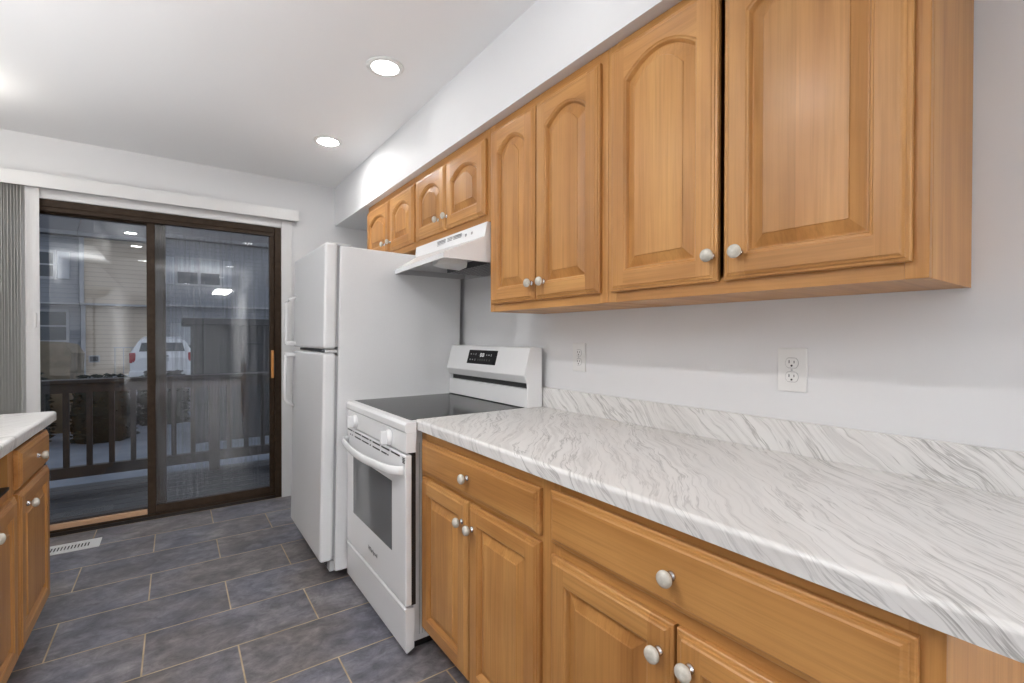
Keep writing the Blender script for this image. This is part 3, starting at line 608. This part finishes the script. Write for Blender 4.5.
# ------------------------------------------------------------------ outside
M_DECK = noisy('wet_dark_decking', (.020, .020, .024), (.045, .045, .052), 6, .35, (1, 8, 1)); M_RAIL = noisy('dark_stained_rail', (.022, .016, .014), (.040, .030, .026), 12, .5)
M_GRND = noisy('pale_wet_ground', (.16, .18, .22), (.25, .275, .32), 2.0, .6, (1, 1, 1), .1); M_ASPH = noisy('grey_asphalt', (.10, .105, .12), (.15, .155, .17), 4, .7)
SID_B = siding('beige_siding', (.58, .48, .37)); SID_G = siding('blue_grey_siding', (.265, .275, .30)); M_ROOF = noisy('grey_shingles', (.07, .07, .08), (.12, .12, .13), 12, .8, (1, 1, 6))
M_WIN = mat('dark_window_pane', (.05, .06, .07), .1, spec=.7); M_CURT = mat('pale_window_shade', (.42, .44, .47), .7); M_GUT = mat('grey_gutter', (.20, .205, .22), .6); M_SHUT = mat('pale_shutter', (.40, .42, .46), .6); M_BLD = mat('white_building_trim', (.40, .40, .42), .5)
M_CAR = mat('white_car_paint', (.72, .73, .76), .2, coat=.5); M_TAIL = mat('red_tail_lamp', (.38, .03, .04), .2); M_TIRE = mat('tyre_rubber', (.015, .015, .015), .8)
M_SHED = noisy('charcoal_boards', (.016, .017, .020), (.030, .031, .036), 8, .6, (14, 1, .5))
M_LEAF = noisy('dark_evergreen', (.008, .012, .009), (.022, .030, .020), 14, .8); M_TANREFL = noisy('tan_reflection', (.16, .125, .08), (.26, .20, .13), 5, .6)  # tan tone stands in for a brown reflection in the door glass
MB().box(-40, 40, YB+.16, 70, -.62, -.47).build('ground_outside', M_GRND, kind='structure')
MB().box(-40, 40, 13.0, 24.6, -.468, -.452).build('ground_parking', M_ASPH, kind='structure')
dk = MB()
for k in range(11): dk.box(-4.2, 1.6, 4.165+.143*k, 4.165+.143*k+.136, -.13, -.095, 0, bev=.004)
dk.box(-4.2, 1.6, 4.17, 5.72, -.26, -.131); dk.box(-4.2, -4.1, 4.2, 5.7, -.47, -.26).box(1.5, 1.6, 4.2, 5.7, -.47, -.26).box(-1.3, -1.2, 5.5, 5.7, -.47, -.26); dk = dk.build('wooden_deck', M_DECK); tag(dk, 'dark wet wooden deck right outside the patio door', 'deck')
rl = empty('deck_railing', (-1.3, 5.6, -.095), 'dark wooden deck railing with square balusters outside the patio door', 'railing')
MB().box(-4.2, 1.6, 5.53, 5.67, .826, .862, 0, bev=.006).box(-4.2, 1.6, 5.58, 5.62, .745, .826).build('top_rail', M_RAIL, rl)
MB().box(-4.2, 1.6, 5.565, 5.63, .004, .098, 0, bev=.004).build('bottom_rail', M_RAIL, rl)
for x in (-4.15, -2.63, -1.10, .43, 1.55): MB().box(x-.045, x+.045, 5.555, 5.645, -.0945, .826, 0, bev=.004).build('post', M_RAIL, rl)
for k in range(36):
    x = -4.02+.1525*k
    if min(abs(x-p) for p in (-4.15, -2.63, -1.10, .43, 1.55)) < .08: continue
    MB().box(x-.020, x+.020, 5.58, 5.62, .098, .745, 0).build('baluster', M_RAIL, rl)

def townhouse(x0, x1, sid, label, over, eave, wins, extra=None):
    """x0..x1 facade extent, y=27; wins: (xa, xb, za, zb, two_sash, shutters, upper)"""
    t_ = empty('townhouse', ((x0+x1)/2, 27, -.47), label, 'building', 'townhouses across the parking lot'); yl, yu = 27.25, 26.9
    MB().box(x0, x1, yl, 33, -.47, over).box(x0, x1, yu, 33, over, eave).build('wall', sid, t_)
    MB().prism([(yu-.35, eave-.02), (yu-.35, eave+.16), (30.2, eave+2.9), (33.3, eave+.2), (33.3, eave-.02)], 'x', x0, x1).build('roof', M_ROOF, t_)
    MB().box(x0, x1, yu-.40, yu-.30, eave, eave+.15).build('gutter', M_GUT, t_)
    MB().box(x0, x1, yu-.01, yl+.02, over-.07, over+.002).build('overhang_trim', M_BLD, t_)
    for xa_, xb2, za, zb, two, sh, upr, pm in wins:
        y = yu if upr else yl; b = MB()
        b.box(xa_-.08, xb2+.08, y-.05, y-.002, zb, zb+.10).box(xa_-.08, xb2+.08, y-.06, y-.002, za-.10, za).box(xa_-.09, xa_, y-.05, y-.002, za, zb).box(xb2, xb2+.09, y-.05, y-.002, za, zb)
        n = two
        for q in range(1, n): xm = xa_+(xb2-xa_)*q/n; b.box(xm-.06, xm+.06, y-.05, y-.002, za, zb)
        b.box(xa_, xb2, y-.04, y-.002, (za+zb)/2-.03, (za+zb)/2+.03); f_ = b.build('window', M_BLD, t_)
        for q in range(n):
            a_ = xa_+(xb2-xa_)*q/n; c_ = xa_+(xb2-xa_)*(q+1)/n
            MB().box(a_+.01, c_-.01, y-.020, y-.003, za+.01, zb-.01, 0).box(a_+.01, c_-.01, y-.024, y-.0195, (za+zb)/2+.0, zb-.01, 1).build('pane', [M_WIN, pm], f_)
        if sh:
            for xs in (xa_-.50, xb2+.12): MB().box(xs, xs+.38, y-.05, y-.002, za-.06, zb+.06, 0, bev=.01).build('shutter', M_SHUT, t_)
    return t_
townhouse(-12, -4.72, SID_G, 'blue grey townhouse with white downspout at its corner, across the lot', 2.66, 5.45,
          [(-6.75, -5.50, 3.70, 4.70, 2, True, True, M_WIN), (-6.9, -5.16, 1.08, 2.28, 2, False, False, M_WIN)])
th = townhouse(-4.70, -1.95, SID_B, 'plain beige sided townhouse behind the white car', 2.66, 5.45, [])
MB().box(-4.46, -4.10, 27.20, 27.248, .12, .42, 0).box(-4.42, -4.14, 27.19, 27.205, .16, .38, 1).build('vent', [M_BLD, M_DGREY], th)
MB().box(-4.69, -4.55, 26.78, 26.89, 2.66, 5.42).box(-4.69, -4.55, 27.12, 27.24, -.45, 2.75).build('downspout', M_BLD, th)
townhouse(-1.93, 9.5, SID_G, 'blue grey townhouse with twin shuttered windows, across the lot behind the shed', 2.72, 5.75,
          [(-1.32, .36, 3.72, 4.86, 2, True, True, M_CURT), (-1.50, .98, -.05, 1.78, 3, False, False, M_CURT), (3.2, 4.9, 3.72, 4.86, 2, True, True, M_CURT)])
st = empty('stair_railing', (-3.0, 26.2, -.47), 'thin grey metal handrail by the beige townhouse', 'railing')
b = MB().box(-3.55, -2.35, 26.18, 26.22, .75, .79).build('hand_rail', M_GREY, st)
for k in range(5): MB().box(-3.52+.28*k, -3.49+.28*k, 26.185, 26.215, -.452, .75).build('post', M_GREY, st)

# white suv seen from behind
car = empty('car', (-1.77, 21.2, -.452), 'white suv parked across the lot, seen from behind', 'car')
def ring_(y, hw0, hw1, hw2, z0, z1, z2):   # body section: sill, belt, roof
    pts = []
    for s in (1,):
        pts = [(-hw0, z0), (-hw1, z0+.25), (-hw1, z1), (-hw2, z2-.10), (-hw2+.12, z2), (hw2-.12, z2), (hw2, z2-.10), (hw1, z1), (hw1, z0+.25), (hw0, z0)]
    return [(-1.77+x, y, z) for x, z in pts]
b = MB(); b.hull([ring_(20.0, .72, .80, .70, -.10, .42, .52), ring_(20.06, .80, .86, .80, -.16, .56, .70), ring_(20.16, .84, .88, .66, -.18, .66, 1.16), ring_(20.6, .85, .89, .64, -.2, .66, 1.24), ring_(22.0, .85, .89, .64, -.2, .66, 1.24), ring_(22.8, .85, .89, .70, -.2, .64, .80), ring_(24.2, .84, .86, .74, -.18, .40, .60), ring_(24.4, .75, .78, .60, -.10, .30, .42)], 0, False)
b.box(-2.66, -.88, 19.93, 20.05, -.16, .10, 0, bev=.04); b.build('body', M_CAR, car)
b = MB(); b.hull([[(-2.40, 20.055, .74), (-1.14, 20.055, .74), (-1.22, 20.150, 1.10), (-2.32, 20.150, 1.10)], [(-2.40, 20.085, .74), (-1.14, 20.085, .74), (-1.22, 20.18, 1.10), (-2.32, 20.18, 1.10)]]); b.build('rear_window', M_WIN, car)
for s in (-1, 1):
    MB().box(-1.77+s*.72, -1.77+s*.885, 20.0, 20.12, .36, .70, 0, bev=.03).build('tail_lamp', M_TAIL, car)
    for y in (20.75, 23.5): MB().lathe([(0, -.10), (.30, -.10), (.33, -.06), (.33, .06), (.30, .10), (0, .10)], Matrix.Translation((-1.77+s*.78, y, -.452+.33)) @ Matrix.Rotation(math.pi/2, 4, 'Y'), 24).build('wheel', M_TIRE, car)
MB().box(-1.95, -1.59, 19.985, 20.01, .40, .52).build('number_plate', M_SHUT, car); MB().box(-1.95, -1.59, 19.99, 20.02, .56, .60).build('tailgate_handle', M_DGREY, car)

sh = empty('garden_shed', (-.35, 9.9, -.47), 'charcoal board garden shed with flat overhanging roof beyond the deck', 'shed')
MB().box(-1.18, .90, 9.1, 10.8, -.47, 1.43).build('wall', M_SHED, sh); MB().box(-1.32, 1.02, 8.98, 10.95, 1.43, 1.535, 0, bev=.01).build('roof', M_SHED, sh)
for x in (-1.18, .82): MB().box(x, x+.08, 9.07, 9.1, -.47, 1.43).build('corner_board', M_SHED, sh)
MB().box(-.50, .25, 9.075, 9.099, -.40, 1.25).build('door', M_SHED, sh)
def bush(x, y, rx, ry, hz, label):
    b = MB()
    rnd = random.Random(int(x*100)+5)
    for k in range(900):
        a = rnd.uniform(0, 2*math.pi); c = rnd.random(); rr = (1-.30*c**3)*rnd.uniform(.60, 1.0)
        p = Vector((x+rx*rr*math.cos(a), y+ry*rr*math.sin(a), -.47+hz*c)); s = rnd.uniform(.04, .08)
        M = Matrix.Translation(p) @ Matrix.Rotation(rnd.uniform(0, 6.3), 4, 'Z') @ Matrix.Rotation(rnd.uniform(-1, 1), 4, 'X')
        t_ = bmesh.new(); vs = [t_.verts.new(q) for q in ((-s, 0, 0), (0, -.35*s, .02), (s, 0, 0), (0, .35*s, .02), (0, 0, -.02))]
        t_.faces.new((vs[0], vs[1], vs[2], vs[3])); t_.faces.new((vs[0], vs[4], vs[1])); t_.faces.new((vs[1], vs[4], vs[2])); t_.faces.new((vs[2], vs[4], vs[3])); t_.faces.new((vs[3], vs[4], vs[0])); b._join(t_, 0, M)
    b.lathe([(0, 0), (rx*.85, .0), (rx*.9, hz*.5), (rx*.75, hz*.85), (0, hz*.92)], Matrix.Translation((x, y, -.468)) @ Matrix.Diagonal((1, ry/rx, 1, 1)), 14)
    tag(b.build('evergreen_bush', M_LEAF), label, 'bush', 'dark bushes beyond the deck')
bush(-4.60, 10.4, .47, .5, 1.10, 'dark evergreen bush at the end of the hedge row below the tan shape')
bush(-3.46, 10.4, .46, .5, 1.14, 'dark evergreen bush in the hedge row, in front of the tan shape')
bush(-2.40, 10.4, .44, .5, 1.06, 'dark evergreen bush in the hedge row between tan shape and white car')
bush(-1.62, 11.7, .46, .42, 1.02, 'dark evergreen bush in the hedge row, nearest the charcoal shed')
tp = MB(); tp.hull([[(-3.75, 11.4, -.468), (-3.0, 11.4, -.468), (-2.92, 11.4, .95), (-3.0, 11.4, 1.14), (-3.7, 11.4, 1.18)], [(-3.75, 13.2, -.468), (-3.0, 13.2, -.468), (-2.95, 13.2, .9), (-3.05, 13.2, 1.08), (-3.7, 13.2, 1.12)]])
tag(tp.build('reflection_tinted_shape', M_TANREFL), 'tall shape tinted tan with a reflection, beyond the deck railing', 'tinted shape')
